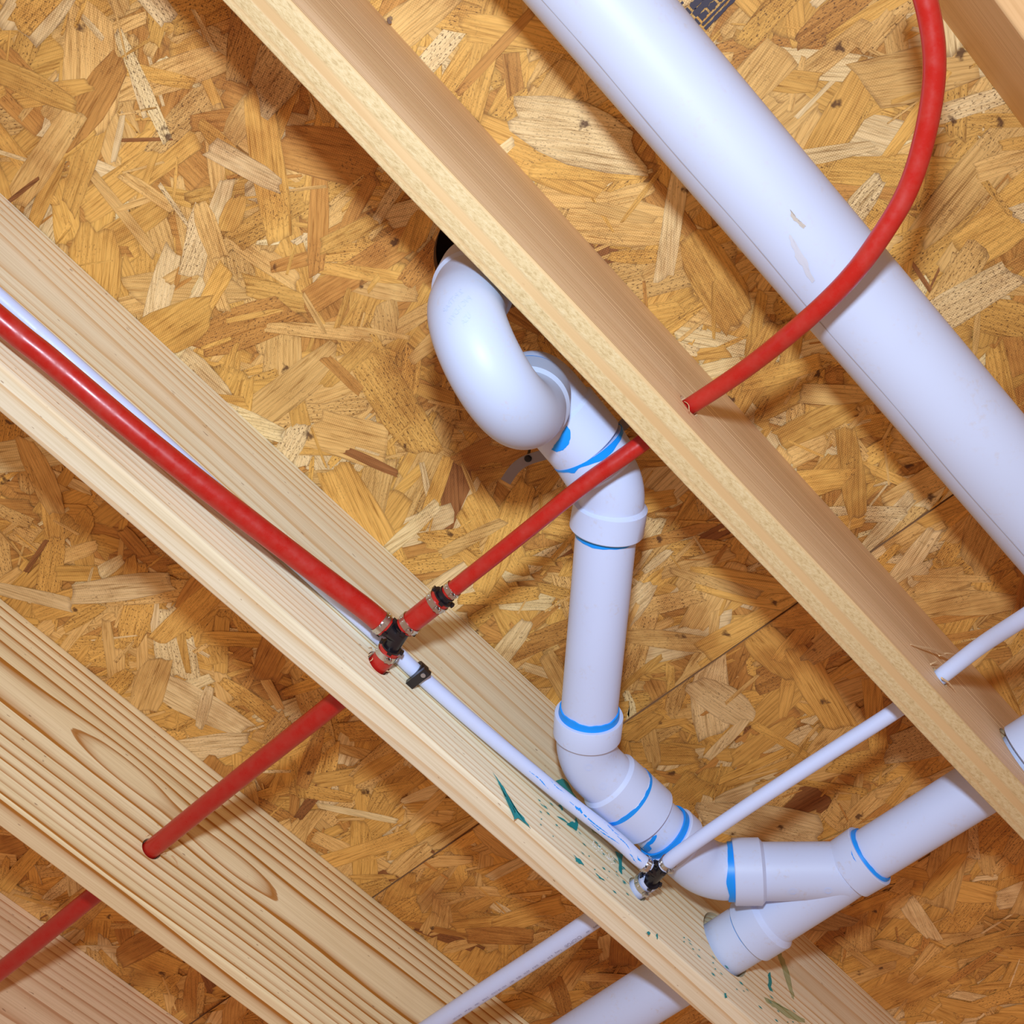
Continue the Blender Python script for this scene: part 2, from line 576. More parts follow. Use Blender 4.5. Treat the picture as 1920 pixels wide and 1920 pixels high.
def build_ceiling():
    nr = np.random.RandomState(11)
    verts, faces, tint, uv, edge, speck = [], [], [], [], [], []
    pal = np.array([(0.86, 0.54, 0.18), (0.82, 0.47, 0.115), (0.95, 0.71, 0.35), (0.66, 0.33, 0.08), (0.36, 0.15, 0.045), (0.86, 0.50, 0.12)])
    pw = np.array([0.30, 0.30, 0.13, 0.09, 0.012, 0.17])

    def poly(pts, z, col, u0, ang, sk):
        """pts: list of 2D outline; fan from centre"""
        c = np.mean(pts, 0)
        hx, hy, hr = HOLE
        near = np.hypot(c[0] - hx, c[1] - hy) < hr + 0.10
        ca, sa = math.cos(ang), math.sin(ang)

        def grain(p):
            dx, dy = p[0] - c[0], p[1] - c[1]
            return (u0[0] + dx * ca + dy * sa, u0[1] - dx * sa + dy * ca)
        tris = []
        n = len(pts)
        for i in range(n):
            tris.append(((c, 1.0), (pts[i], 0.0), (pts[(i + 1) % n], 0.0)))
        if near:
            for _ in range(4):
                nt = []
                for a, b, d in tris:
                    ab = ((a[0] + b[0]) / 2, (a[1] + b[1]) / 2)
                    bd = ((b[0] + d[0]) / 2, (b[1] + d[1]) / 2)
                    da = ((d[0] + a[0]) / 2, (d[1] + a[1]) / 2)
                    nt += [(a, ab, da), (ab, b, bd), (da, bd, d), (ab, bd, da)]
                tris = nt
        for tr in tris:
            P = [np.array(q[0], float) for q in tr]
            uvs = [grain(q) for q in P]
            if near:
                ins = 0
                for j, q in enumerate(P):
                    d = np.hypot(q[0] - hx, q[1] - hy)
                    if d <= hr:
                        ins += 1
                        if d < 1e-6:
                            q = np.array([hx + 1e-5, hy])
                            d = 1e-5
                        P[j] = np.array([hx + (q[0] - hx) * hr / d, hy + (q[1] - hy) * hr / d])
                if ins == 3:
                    continue
            side = -1 if c[0] < 0 else 1
            b0 = len(verts)
            C3 = [(min(max(min(q[0], -GAP) if side < 0 else max(q[0], GAP), X0), X1), min(max(q[1], Y0), Y1)) for q in P]
            ar0 = (P[1][0] - P[0][0]) * (P[2][1] - P[0][1]) - (P[2][0] - P[0][0]) * (P[1][1] - P[0][1])
            ar1 = (C3[1][0] - C3[0][0]) * (C3[2][1] - C3[0][1]) - (C3[2][0] - C3[0][0]) * (C3[1][1] - C3[0][1])
            if ar0 <= 1e-10 or ar1 <= 1e-10:
                continue
            for q, t3, g in zip(P, tr, uvs):
                x = min(q[0], -GAP) if side < 0 else max(q[0], GAP)
                x = min(max(x, X0), X1)
                y = min(max(q[1], Y0), Y1)
                verts.append((x, y, z + H))
                uv.append(g)
                edge.append(t3[1])
                tint.append(col)
                speck.append(sk)
            faces.append((b0, b0 + 1, b0 + 2))

    # base: plain field below the strands (as seen through gaps), a quarter grid around the hole
    hx, hy, hr = HOLE
    zb = 0.0020
    for (xa, xb) in ((X0, -GAP), (GAP, X1)):
        step = 0.05
        nx = int((xb - xa) / step)
        ny = int((Y1 - Y0) / step)
        for i in range(nx):
            for j in range(ny):
                ax, bx = xa + (xb - xa) * i / nx, xa + (xb - xa) * (i + 1) / nx
                ay, by = Y0 + (Y1 - Y0) * j / ny, Y0 + (Y1 - Y0) * (j + 1) / ny
                poly([np.array(q) for q in ((ax, ay), (bx, ay), (bx, by), (ax, by))], zb, (*pal[3], 1), nr.rand(2) * 5, nr.rand() * 3, 0.3)
    # strands
    kinds = (((0.024, 0.058), (0.07, 0.16)), ((0.010, 0.026), (0.04, 0.11)), ((0.002, 0.007), (0.02, 0.07)))
    area = ((-1.4, 0.95, -0.75, 1.6))
    N = 12500
    for i in range(N):
        fr = i / N
        pk = nr.rand()
        k = kinds[0] if pk < 0.22 else (kinds[1] if pk < 0.64 else kinds[2])
        wd = nr.uniform(*k[0])
        ln = nr.uniform(*k[1])
        ang = math.pi / 2 + nr.randn() * 0.75
        cx, cy = nr.uniform(area[0], area[1]), nr.uniform(area[2], area[3])
        # outline: long wavering sides, ragged slanted ends
        L2, W2 = ln / 2, wd / 2
        sl0, sl1 = nr.uniform(-0.55, 0.55, 2) * min(wd, L2)
        tp0, tp1 = nr.uniform(0.55, 1.0, 2)
        loc = []
        ns = 5
        ph = nr.uniform(0, 6.28, 2)
        for j in range(ns):
            q = -1 + 2 * j / (ns - 1)
            tw = tp0 + (1 - tp0) * min(1, (q + 1) * 1.6) if q < 0 else tp1 + (1 - tp1) * min(1, (1 - q) * 1.6)
            loc.append((q * L2 - (sl0 if q < 0 else sl1) * abs(q) * 0.5, -W2 * tw * (1 + 0.07 * math.sin(3 * q + ph[0]))))
        for j in range(1, 4):
            q = -1 + 2 * j / 4
            loc.append((L2 + sl1 * 0.5 * q + nr.uniform(-0.12, 0.12) * wd, q * W2 * tp1))
        for j in range(ns):
            q = 1 - 2 * j / (ns - 1)
            tw = tp0 + (1 - tp0) * min(1, (q + 1) * 1.6) if q < 0 else tp1 + (1 - tp1) * min(1, (1 - q) * 1.6)
            loc.append((q * L2 + (sl0 if q < 0 else sl1) * abs(q) * 0.5, W2 * tw * (1 + 0.07 * math.sin(3 * q + ph[1]))))
        for j in range(1, 4):
            q = 1 - 2 * j / 4
            loc.append((-L2 + sl0 * 0.5 * q + nr.uniform(-0.12, 0.12) * wd, q * W2 * tp0))
        mx, my = np.mean([q[0] for q in loc]), np.mean([q[1] for q in loc])
        loc.sort(key=lambda q: math.atan2((q[1] - my) / W2, (q[0] - mx) / L2))
        ca, sa = math.cos(ang), math.sin(ang)
        pts = [np.array((cx + a * ca - b * sa, cy + a * sa + b * ca)) for a, b in loc]
        ci = nr.choice(6, p=pw / pw.sum())
        col = pal[ci] * nr.uniform(0.90, 1.08)
        if cx > 0:                       # strands of the second sheet are tinted browner
            col = col * np.array((0.95, 0.86, 0.78))
        col = np.clip(col, 0, 0.96)
        sk = 1.0 if nr.rand() < 0.20 else (0.4 if nr.rand() < 0.35 else 0.0)
        z = 0.0017 * (1 - fr)
        poly(pts, z, (*col, 1), nr.rand(2) * 7, ang + nr.randn() * 0.10, sk)
    me = bpy.data.meshes.new('ceiling')
    me.from_pydata(verts, [], faces)
    nv = len(verts)
    a = me.attributes.new('tint', 'FLOAT_COLOR', 'POINT')
    a.data.foreach_set('color', np.array(tint, np.float32).ravel())
    a = me.attributes.new('edge', 'FLOAT', 'POINT')
    a.data.foreach_set('value', np.array(edge, np.float32))
    a = me.attributes.new('speck', 'FLOAT', 'POINT')
    a.data.foreach_set('value', np.array(speck, np.float32))
    ul = me.uv_layers.new(name='grain')
    li = np.zeros(len(me.loops), np.int32)
    me.loops.foreach_get('vertex_index', li)
    ul.data.foreach_set('uv', np.array(uv, np.float32)[li].ravel())
    # all strands face down into the room
    fl = []
    for p in me.polygons:
        if p.normal.z > 0:
            fl.append(p.index)
    bm = bmesh.new()
    bm.from_mesh(me)
    bm.faces.ensure_lookup_table()
    bmesh.ops.reverse_faces(bm, faces=[bm.faces[i] for i in fl])
    bm.to_mesh(me)
    bm.free()
    me.materials.append(M_OSB)
    o = bpy.data.objects.new('ceiling', me)
    COL.objects.link(o)
    tag(o, 'golden oriented strand board subfloor seen from below', kind='structure')
    # thickness of the sheets: edges at the seam, wall of the drilled hole, dark space above
    bm = bmesh.new()
    th = 0.0185
    for x in (-GAP, GAP):
        vs = [bm.verts.new(V(x, y, z)) for y, z in ((Y0, 0.0), (Y1, 0.0), (Y1, th), (Y0, th))]
        bm.faces.new(vs)
    n = 64
    lo = [bm.verts.new(V(hx + hr * math.cos(6.2832 * k / n), hy + hr * math.sin(6.2832 * k / n), 0.0003)) for k in range(n)]
    hi = [bm.verts.new(V(hx + hr * math.cos(6.2832 * k / n), hy + hr * math.sin(6.2832 * k / n), th)) for k in range(n)]
    for k in range(n):
        bm.faces.new((lo[k], lo[(k + 1) % n], hi[(k + 1) % n], hi[k]))
    e = obj('cut_edge', bm, simple('osb_cut_edge', (0.42, 0.22, 0.09), 0.8), o)
    # cavity above: a box over the sheets
    bm = bmesh.new()
    zt = 0.16
    c8 = [V(x, y, z) for x in (X0, X1) for y in (Y0, Y1) for z in (th, zt)]
    vv = [bm.verts.new(p) for p in c8]
    for f in ((0, 1, 3, 2), (4, 6, 7, 5), (0, 4, 5, 1), (2, 3, 7, 6), (1, 5, 7, 3)):
        bm.faces.new([vv[i] for i in f])
    # the top side of the sheets, with the hole left open
    a2 = 0.10
    sq = []
    for k in range(n):
        an = 6.2832 * k / n
        c_, s_ = math.cos(an), math.sin(an)
        q = a2 / max(abs(c_), abs(s_))
        sq.append(bm.verts.new(V(hx + q * c_, hy + q * s_, th)))
    hi2 = [bm.verts.new(V(hx + hr * math.cos(6.2832 * k / n), hy + hr * math.sin(6.2832 * k / n), th)) for k in range(n)]
    for k in range(n):
        bm.faces.new((hi2[k], hi2[(k + 1) % n], sq[(k + 1) % n], sq[k]))
    for (xa, xb, ya, yb) in ((X0, hx - a2, Y0, Y1), (hx + a2, X1, Y0, Y1), (hx - a2, hx + a2, Y0, hy - a2), (hx - a2, hx + a2, hy + a2, Y1)):
        bm.faces.new([bm.verts.new(V(*q, th)) for q in ((xa, ya), (xb, ya), (xb, yb), (xa, yb))])
    obj('cavity', bm, M_VOID, o)
    # lumber-stamp ink by the top of the photo
    bm = bmesh.new()

    def stroke(p0, p1, wa, wb, n=40, seed=1):
        r = random.Random(seed)
        a_, b_ = Vector(p0), Vector(p1)
        d = (b_ - a_)
        nn = Vector((-d.y, d.x)).normalized()
        prev = None
        for k in range(n + 1):
            q = a_ + d * (k / n)
            w_ = (wa + (wb - wa) * k / n) * r.uniform(0.65, 1.15)
            c2 = (bm.verts.new(V(q.x + nn.x * w_, q.y + nn.y * w_, -0.00025)), bm.verts.new(V(q.x - nn.x * w_, q.y - nn.y * w_, -0.00025)))
            if prev and r.random() > 0.08:
                bm.faces.new((prev[0], c2[0], c2[1], prev[1]))
            prev = c2
    for k, (dx, wk) in enumerate(((0.0, 0.0034), (0.0062, 0.0034), (0.0125, 0.0030), (0.018, 0.0012), (-0.009, 0.0016))):
        stroke((-0.562 + dx, -0.205), (-0.562 + dx - 0.004, -0.29), wk, wk, seed=k + 3)
    stroke((-0.5395, -0.196), (-0.5440, -0.30), 0.0016, 0.0018, seed=9)
    obj('ink_stamp', bm, M_INK, o)
    return o


ceiling = build_ceiling()

# ------------------------------------------------------------------ joists
LUM = [
    mat_lumber('lumber_heartwood', 0.020, -0.118, 0.0044, (0.92, 0.69, 0.40), (0.44, 0.20, 0.07), amp=0.003, seed=1.3, stretch=0.8, rough_bottom=True, contrast=1.3),
    mat_lumber('lumber_flatsawn', 0.075, -0.085, 0.0066, (0.90, 0.84, 0.61), (0.66, 0.40, 0.14), amp=0.006, seed=4.1, stretch=1.2, contrast=1.1),
    mat_lumber('lumber_cathedral', 0.065, -0.100, 0.0105, (0.94, 0.82, 0.50), (0.47, 0.195, 0.03), amp=0.0065, seed=8.2, stretch=1.6, contrast=1.35,
               bumps=((-0.385, -0.092, 0.085, 0.024, -0.0150), (-0.215, -0.106, 0.085, 0.024, -0.0130))),
    mat_lumber('lumber_reddish', 0.070, -0.120, 0.0085, (0.92, 0.72, 0.46), (0.56, 0.27, 0.11), amp=0.007, seed=12.2, stretch=1.4, contrast=1.0),
    mat_lumber('lumber_tight', 0.030, -0.160, 0.0040, (0.84, 0.57, 0.28), (0.58, 0.29, 0.10), amp=0.003, seed=15.2, stretch=0.8, contrast=0.9),
]


def joist(k, y, mat, label, holes=(), seed=0, r=0.0035):
    """one joist; local origin on its right face at the subfloor"""
    L0, L1 = -1.7, 1.2
    rr = random.Random(seed)
    ph = [rr.uniform(0, 6.28) for _ in range(6)]
    bm = bmesh.new()
    sec = []
    # section: right-top, right-bottom (rounded), left-bottom (rounded), left-top
    sec.append((0.0, -0.0002))
    for q in range(5):
        a = math.pi / 2 * q / 4
        sec.append((r - r * math.cos(a), -DJ + r - r * math.sin(a)))
    for q in range(5):
        a = math.pi / 2 * q / 4
        sec.append((TJ - r + r * math.sin(a), -DJ + r - r * math.cos(a)))
    sec.append((TJ, -0.0002))
    n = 60
    rows = []
    for i in range(n + 1):
        x = L0 + (L1 - L0) * i / n
        wob = 0.0006 * math.sin(x * 5 + ph[0]) + 0.0004 * math.sin(x * 17 + ph[1])
        wz = 0.0007 * math.sin(x * 4 + ph[2])
        rows.append([bm.verts.new((x, yy + wob * (-zz / DJ), zz + (wz if zz < -0.1 else 0))) for yy, zz in sec])
    for A, B in zip(rows, rows[1:]):
        for q in range(len(sec)):
            q2 = (q + 1) % len(sec)
            bm.faces.new((A[q], A[q2], B[q2], B[q]))
    bm.faces.new(rows[0])
    bm.faces.new(rows[-1][::-1])
    bmesh.ops.recalc_face_normals(bm, faces=bm.faces[:])
    o = obj('floor_joist', bm, mat)
    o.location = V(0, y, 0)
    bpy.context.view_layer.update()
    cut = []
    for hx, hz, hr, gx, gz in holes:      # bored at a slight slant: right face -> left face
        b2 = bmesh.new()
        pr_, pl_ = V(hx, y, hz), V(gx, y + TJ, gz)
        cyl(b2, pr_ + (pr_ - pl_) * 1.2, pl_ + (pl_ - pr_) * 1.2, hr, 40)
        bmesh.ops.recalc_face_normals(b2, faces=b2.faces[:])
        c = obj('cutter', b2, M_VOID)
        cut.append(c)
    if cut:
        bpy.context.view_layer.update()
        apply_bool(o, cut)
    tag(o, label, 'joist', 'floor joists under the subfloor')
    return o


J4 = joist(0, -SP, LUM[4], 'tan floor joist cutting across the top right corner beyond the red loop', seed=5)
J3 = joist(1, 0.0, LUM[0], 'floor joist with a fuzzy rough-sawn edge, crossed between the trap and the big white pipe', seed=2, r=0.0015,
           holes=((-0.3275, -0.1805, 0.0118, -0.3325, -0.1920, ), (0.0558, -0.1785, 0.0108, 0.0580, -0.1798), (0.2135, -0.1550, 0.038, 0.2150, -0.1545)))
J2 = joist(2, SP, LUM[1], 'pale floor joist carrying the two black tees and splashed with teal primer', seed=3,
           holes=((-0.3242, -0.1912, 0.0142, -0.3202, -0.1885), (0.0735, -0.1868, 0.0140, 0.0775, -0.1842), (0.2310, -0.1500, 0.0395, 0.2330, -0.1500)))
J1 = joist(3, 2 * SP, LUM[2], 'striped floor joist with oval cathedral grain, pierced by a red tube at lower left', seed=4,
           holes=((-0.3115, -0.1662, 0.0132, -0.3118, -0.1672), (0.0930, -0.1778, 0.0140, 0.0940, -0.1775), (0.2518, -0.1510, 0.0390, 0.2535, -0.1510)))
J0 = joist(4, 3 * SP, LUM[3], 'reddish shaded floor joist in the bottom left corner', seed=6,
           holes=((-0.3111, -0.1697, 0.0135, -0.3108, -0.1690),))

# ------------------------------------------------------------------ big white pipe beside the loop
RB = 0.0445
axis = lambda x: V(x, -0.1585 + (x + 0.9) / 1.2 * (-0.0131), -0.1264 + (x + 0.9) / 1.2 * (-0.0828))
bp = thing('waste_pipe', axis(-0.4), 'big white plastic waste pipe running diagonally under the red loop', 'pipe')
bm = bmesh.new()
big = Path([axis(-1.5), axis(0.95)])
sweep(bm, big, RB, 72)
obj_big = obj('pipe', bm, M_PVC2, bp)


def surf_strip(path, r, pts, hw, seed=0):
    """thin printed strip on a pipe: pts = [(s, angle)], hw half width in metres"""
    rr = random.Random(seed)
    bm = bmesh.new()
    prev = None
    for s, a in pts:
        p, t, n = path.at(s)
        b = t.cross(n)
        h = hw * rr.uniform(0.5, 1.2) / r
        c2 = [bm.verts.new(p + (n * math.cos(a + d) + b * math.sin(a + d)) * (r + 0.0002)) for d in (-h, h)]
        if prev:
            bm.faces.new((prev[0], prev[1], c2[1], c2[0]))
        prev = c2
    return bm


# long scuff line on the left flank of the big pipe: find the angle facing the camera-left
cl = m.translation.copy()


def Z(px, py, z):
    d = RGT * ((px - 960) / 2173.89) + DWN * ((py - 960) / 2173.89) + FWD
    k = (z + H - cl.z) / d.z
    return cl + d * k


def YP(px, py, y):
    d = RGT * ((px - 960) / 2173.89) + DWN * ((py - 960) / 2173.89) + FWD
    k = (y - cl.y) / d.y
    return cl + d * k




def ang_of(path, s, q):
    p, t, n = path.at(s)
    b = t.cross(n)
    d = q - p
    return math.atan2(d.dot(b), d.dot(n))


def face_ang(path, s):
    """angle on the pipe that faces the camera"""
    return ang_of(path, s, cl)


sg = 1.0
p_, t_, n_ = big.at(1.0)
fa = face_ang(big, 1.0)
b_ = t_.cross(n_)
for sgn in (1, -1):
    d_ = n_ * math.cos(fa + sgn * 0.8) + b_ * math.sin(fa + sgn * 0.8)
    if d_.y > (n_ * math.cos(fa) + b_ * math.sin(fa)).y:
        sg = sgn
ln = [(0.75 + 1.3 * k / 60, fa + sg * (0.80 + 0.02 * math.sin(k * 0.7) + 0.05 * k / 60)) for k in range(61)]
obj('scuff_line', surf_strip(big, RB, ln, 0.0006, 3), M_LINE, bp)

# ------------------------------------------------------------------ drain line: trap, elbows, pipe, wye, through pipe
R2 = 0.0302
RH = 0.0362
dl = thing('drain_line', V(0.22, 0.25, -0.157), 'glued white drain with looped trap, elbows and wye, blue primer at its joints', 'pipe')
TL = V(-0.534, 0.070, 0.05)
legL = (-0.5305, 0.0745)
legR = (-0.429, 0.0985)
zb = -0.208
cen = ((legL[0] + legR[0]) / 2, (legL[1] + legR[1]) / 2)
hw = math.hypot(legR[0] - legL[0], legR[1] - legL[1]) / 2
du = Vector((legR[0] - legL[0], legR[1] - legL[1], 0)).normalized()
arc = []
for k in range(33):
    a = math.pi * k / 32
    arc.append(V(cen[0], cen[1], zb) + du * (-hw * math.cos(a)) + Vector((0, 0, -hw * math.sin(a))))
# tailpiece through the hole
bm = bmesh.new()
cyl(bm, V(*legL, 0.12), V(*legL, -0.13), R2, 48)
obj('tailpiece', bm, M_PVC, dl)
bm = bmesh.new()
tp = Path([V(*legL, -0.115)] + arc + [V(*legR, -0.176)])
tl = tp.L
sweep(bm, tp, [(0, 0.0355), (0.001, 0.0365), (0.048, 0.0365), (0.052, 0.0335), (0.10, 0.0325), (tl - 0.06, 0.0325), (tl - 0.032, 0.0335), (tl - 0.028, 0.0365), (tl - 0.001, 0.0365), (tl, 0.0355)], 56)
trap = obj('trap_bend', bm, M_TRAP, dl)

# trap arm elbow (right leg up, then along +x)
arm_z = -0.142
bm = bmesh.new()
ep = Path(fillet([V(*legR, -0.190), V(legR[0], legR[1], arm_z), V(-0.3465, 0.1050, arm_z)], 0.026))
sweep(bm, ep, [(0, R2 + 0.001), (0.012, R2 + 0.001), (0.013, 0.0345), (ep.L - 0.045, 0.0345), (ep.L - 0.042, 0.0372), (ep.L - 0.001, 0.0372), (ep.L, 0.0362)], 56)
elb = obj('trap_elbow', bm, M_PVC, dl)
b1 = obj('primer_ring', band(ep, 0.0140, 0.003, 0.0345, uneven(0.0045, 0.0008, 5)), M_BLUE, elb)
b1['label'] = 'thin blue primer ring'

# 45 degree elbow from the arm to the slanting pipe
pA = Vector((-0.3465, 0.1050, arm_z))
pB = Vector((-0.3000, 0.1195, arm_z - 0.002))
p1 = Vector((-0.2690, 0.1495, -0.144))
p2 = Vector((-0.1098, 0.3163, -0.147))
VV = lambda v: V(v.x, v.y, v.z)
d12 = (p2 - p1).normalized()
pB = p1 - d12 * 0.042
pB.y = 0.5 * (pB.y + 0.1100)
bm = bmesh.new()
e45 = Path(fillet([VV(pA), VV(pB), VV(p1 + d12 * 0.0)], 0.055))
L = e45.L
sweep(bm, e45, [(0, 0.0362), (0.001, 0.0372), (0.026, 0.0372), (0.030, 0.0322), (L - 0.029, 0.0322), (L - 0.0265, RH), (L - 0.001, RH + 0.0006), (L, RH)], 56)
e45o = obj('elbow', bm, M_PVC, dl)
rg = obj('primer_ring', band(e45, 0.000, 0.003, 0.0372, uneven(0.0035, 0.0012, 8, [(2.6, 0.5, 0.004), (3.6, 0.12, 0.003)])), M_BLUE, e45o)
rg['label'] = 'smeared blue primer ring'

# slanting straight pipe
bm = bmesh.new()
sp = Path([VV(p1 - d12 * 0.022), VV(p2 + d12 * 0.012)])
sweep(bm, sp, R2, 56)
spo = obj('slanting_pipe', bm, M_PVC3, dl)
rg = obj('primer_ring', band(sp, 0.0215, 0.004, R2, uneven(0.0075, 0.0012, 3), th=0.0008), M_BLUE, spo)
rg = obj('primer_ring', band(Path([VV(p2 + d12 * 0.012), VV(p1)]), 0.0215, 0.005, R2, uneven(0.0085, 0.002, 4), th=0.0024), M_BLUE, spo)

# lower elbow
q0 = p2 - d12 * 0.010
q1 = Vector((-0.0760, 0.3515, -0.147))
q2 = Vector((-0.0070, 0.3525, -0.147))
bm = bmesh.new()
le = Path(fillet([VV(q0), VV(q1), VV(q2)], 0.060))
L = le.L
sweep(bm, le, [(0, RH), (0.001, RH + 0.0006), (0.026, RH + 0.0004), (0.027, 0.0333), (0.032, 0.0326), (L - 0.033, 0.0326), (L - 0.029, RH), (L - 0.001, RH + 0.0006), (L, RH)], 56)
leo = obj('elbow', bm, M_PVC, dl)
rg = obj('primer_ring', band(Path([VV(q2 + Vector((0.01, 0, 0))), VV(q2 - Vector((0.03, 0, 0)))]), 0.0095, 0.004, RH + 0.0006, uneven(0.0052, 0.0018, 14)), M_BLUE, leo)
rg['label'] = 'patchy blue primer ring'
# ejector-pin rings moulded into the elbow
bm = bmesh.new()


def pin(path, s, da, r, rad=0.0042):
    p, t, n = path.at(s)
    b = t.cross(n)
    a = face_ang(path, s) + da
    nn = n * math.cos(a) + b * math.sin(a)
    c = p + nn * r
    u = t
    v = nn.cross(t)
    seg = 24
    for k in range(seg):
        a0, a1 = 6.2832 * k / seg, 6.2832 * (k + 1) / seg
        quad = []
        for an, rr in ((a0, rad), (a1, rad), (a1, rad * 0.78), (a0, rad * 0.78)):
            q = c + (u * math.cos(an) + v * math.sin(an)) * rr
            # follow the round surface
            off = (q - p) - t * (q - p).dot(t)
            q = q - off + off.normalized() * (r + 0.0003)
            quad.append(q)
        bm.faces.new([bm.verts.new(q) for q in quad])


pin(le, 0.046, 0.05, 0.0326)
obj('moulded_ring', bm, M_PVC, leo)
bm = bmesh.new()
pin(le, 0.078, 0.25, 0.0326)
obj('moulded_ring', bm, M_PVC, leo)

# coupling and the run towards the wye
c0 = Vector((-0.0110, 0.3525, -0.147))
c1 = Vector((0.0285, 0.3522, -0.1475))
bm = bmesh.new()
cp = Path([VV(c0), VV(c1)])
sweep(bm, cp, rounded(0.0, cp.L, 0.0372, 0.001), 56)
obj('coupling', bm, M_PVC, dl)
bm = bmesh.new()
c2 = Vector((0.1318, 0.3520, -0.149))
c3 = Vector((0.1500, 0.3277, -0.150))
se = Path(fillet([VV(c1 - Vector((0.006, 0, 0))), VV(c2), VV(c3)], 0.045))
L = se.L
sweep(bm, se, [(0, R2), (0.0385, R2), (0.0390, 0.0350), (0.0405, 0.0362), (0.057, 0.0362), (0.062, 0.0325), (L, 0.0312)], 56)
seo = obj('street_elbow', bm, M_PVC, dl)
rg = obj('primer_ring', band(se, 0.0315, 0.007, R2 + 0.001, uneven(0.0085, 0.0015, 21), th=0.0022), M_BLUE, seo)
rg['label'] = 'wide bright blue primer ring'

# wye
mz = -0.151
mj = lambda y: Vector((0.2335 + (0.4064 - y) * (-0.045), y, mz))
m0, m1 = mj(0.370), mj(0.198)
jn = mj(0.232)
bm = bmesh.new()
wr = Path([VV(m0), VV(m1)])
L = wr.L
sweep(bm, wr, [(0, RH), (0.001, RH + 0.0008), (0.030, RH + 0.0008), (0.036, 0.0322), (L - 0.050, 0.0316), (L - 0.030, 0.0308), (L - 0.028, 0.0345), (L - 0.001, 0.0352), (L, 0.0344)], 64)
b0 = Vector((0.1490, 0.3290, -0.150))
br = Path([VV(b0), VV(jn)])
L = br.L
sweep(bm, br, [(0, RH), (0.001, RH + 0.0008), (0.030, RH + 0.0008), (0.034, 0.0322), (L, 0.0318)], 64)
wye = obj('wye_fitting', bm, M_PVC, dl, 30)
rg = obj('primer_ring', band(Path(list(reversed(se.p))), 0.0, 0.006, 0.0320, uneven(0.0075, 0.001, 31, [(0.2, 0.45, 0.007), (3.6, 0.4, 0.004)]), th=0.0012), M_BLUE, seo)
rg['label'] = 'blue primer ring with a drip'
bm = bmesh.new()
pin(br, 0.062, 0.75, 0.0322)
obj('moulded_ring', bm, M_PVC, wye)
bm = bmesh.new()
pin(br, 0.100, 0.72, 0.0322)
obj('moulded_ring', bm, M_PVC, wye)

# through pipe (both sides of the wye)
bm = bmesh.new()
tpth = Path([VV(mj(1.215)), VV(mj(0.355))])
sweep(bm, tpth, 0.0332, 56)
t1 = obj('through_pipe', bm, M_PVC3, dl)
rg = obj('primer_ring', band(Path([VV(mj(0.36)), VV(mj(0.40))]), 0.0102, 0.001, 0.0332, uneven(0.0016, 0.0005, 41)), M_BLUE, t1)
bm = bmesh.new()
tpth2 = Path([VV(mj(0.22)), VV(Vector((0.2135, -0.012, -0.155)))])
sweep(bm, tpth2, 0.0290, 56)
t2 = obj('through_pipe', bm, M_PVC3, dl)
rg = obj('primer_ring', band(tpth2, 0.0215, 0.003, 0.0290, uneven(0.0042, 0.0010, 43), th=0.0030), M_BLUE, t2)
bm = bmesh.new()
hb = Path([V(0.2130, -0.004, -0.155), V(0.2090, -0.10, -0.155)])
sweep(bm, hb, [(0, 0.033), (0.002, 0.0365), (0.035, 0.0365), (0.04, 0.0325), (hb.L, 0.0325)], 56)
obj('end_fitting', bm, M_PVC, dl)


# smears of primer lying on a fitting, shaped as they look from below
def smear(name, target, outline, mat, lift=0.0004, rings=5, seed=0, jag=0.0):
    from mathutils.bvhtree import BVHTree
    tr = BVHTree.FromPolygons([v.co for v in target.data.vertices], [tuple(p.vertices) for p in target.data.polygons])
    r_ = random.Random(seed)
    c = (sum(p[0] for p in outline) / len(outline), sum(p[1] for p in outline) / len(outline))
    pts = []
    for i in range(len(outline)):
        p, q = outline[i], outline[(i + 1) % len(outline)]
        for k in range(4):
            t = k / 4
            pts.append((p[0] + (q[0] - p[0]) * t + r_.uniform(-jag, jag), p[1] + (q[1] - p[1]) * t + r_.uniform(-jag, jag)))
    bm = bmesh.new()

    def hit(px, py):
        d = (RGT * ((px - 960) / 2173.89) + DWN * ((py - 960) / 2173.89) + FWD).normalized()
        loc, nor, _, _ = tr.ray_cast(cl, d)
        if loc is None:
            return None
        return bm.verts.new(loc + nor * (lift if nor.dot(d) < 0 else -lift))
    grid = []
    for k in range(1, rings + 1):
        f = k / rings
        grid.append([hit(c[0] + (p[0] - c[0]) * f, c[1] + (p[1] - c[1]) * f) for p in pts])
    c0_ = hit(*c)
    n = len(pts)
    for i in range(n):
        j = (i + 1) % n
        if c0_ and grid[0][i] and grid[0][j]:
            bm.faces.new((c0_, grid[0][i], grid[0][j]))
        for A, B in zip(grid, grid[1:]):
            q = (A[i], A[j], B[j], B[i])
            if all(q):
                bm.faces.new(q)
    return obj(name, bm, mat, target)


smear('primer_smear', elb, [(1062, 798), (1069, 806), (1070, 820), (1066, 834), (1056, 844), (1044, 847), (1034, 843), (1040, 834), (1049, 822), (1056, 808)], M_BLUE, seed=1, jag=0.5)['label'] = 'blue primer blob'
smear('primer_smear', e45o, [(1084, 838), (1088, 836), (1091, 841), (1087, 845), (1078, 844)], M_BLUE, seed=2, jag=0.4)
smear('primer_smear', seo, [(1204, 1590), (1214, 1580), (1226, 1566), (1232, 1566), (1226, 1578), (1216, 1588), (1222, 1590), (1212, 1600), (1206, 1598)], M_BLUE, seed=3, jag=1.2)
smear('primer_smear', t2, [(1612, 1592), (1618, 1610), (1634, 1638), (1640, 1646), (1634, 1644), (1622, 1624), (1612, 1604)], simple('thin_blue_wash', (0.28, 0.50, 0.92), 0.5), seed=4, jag=0.6)['label'] = 'faint blue wash'
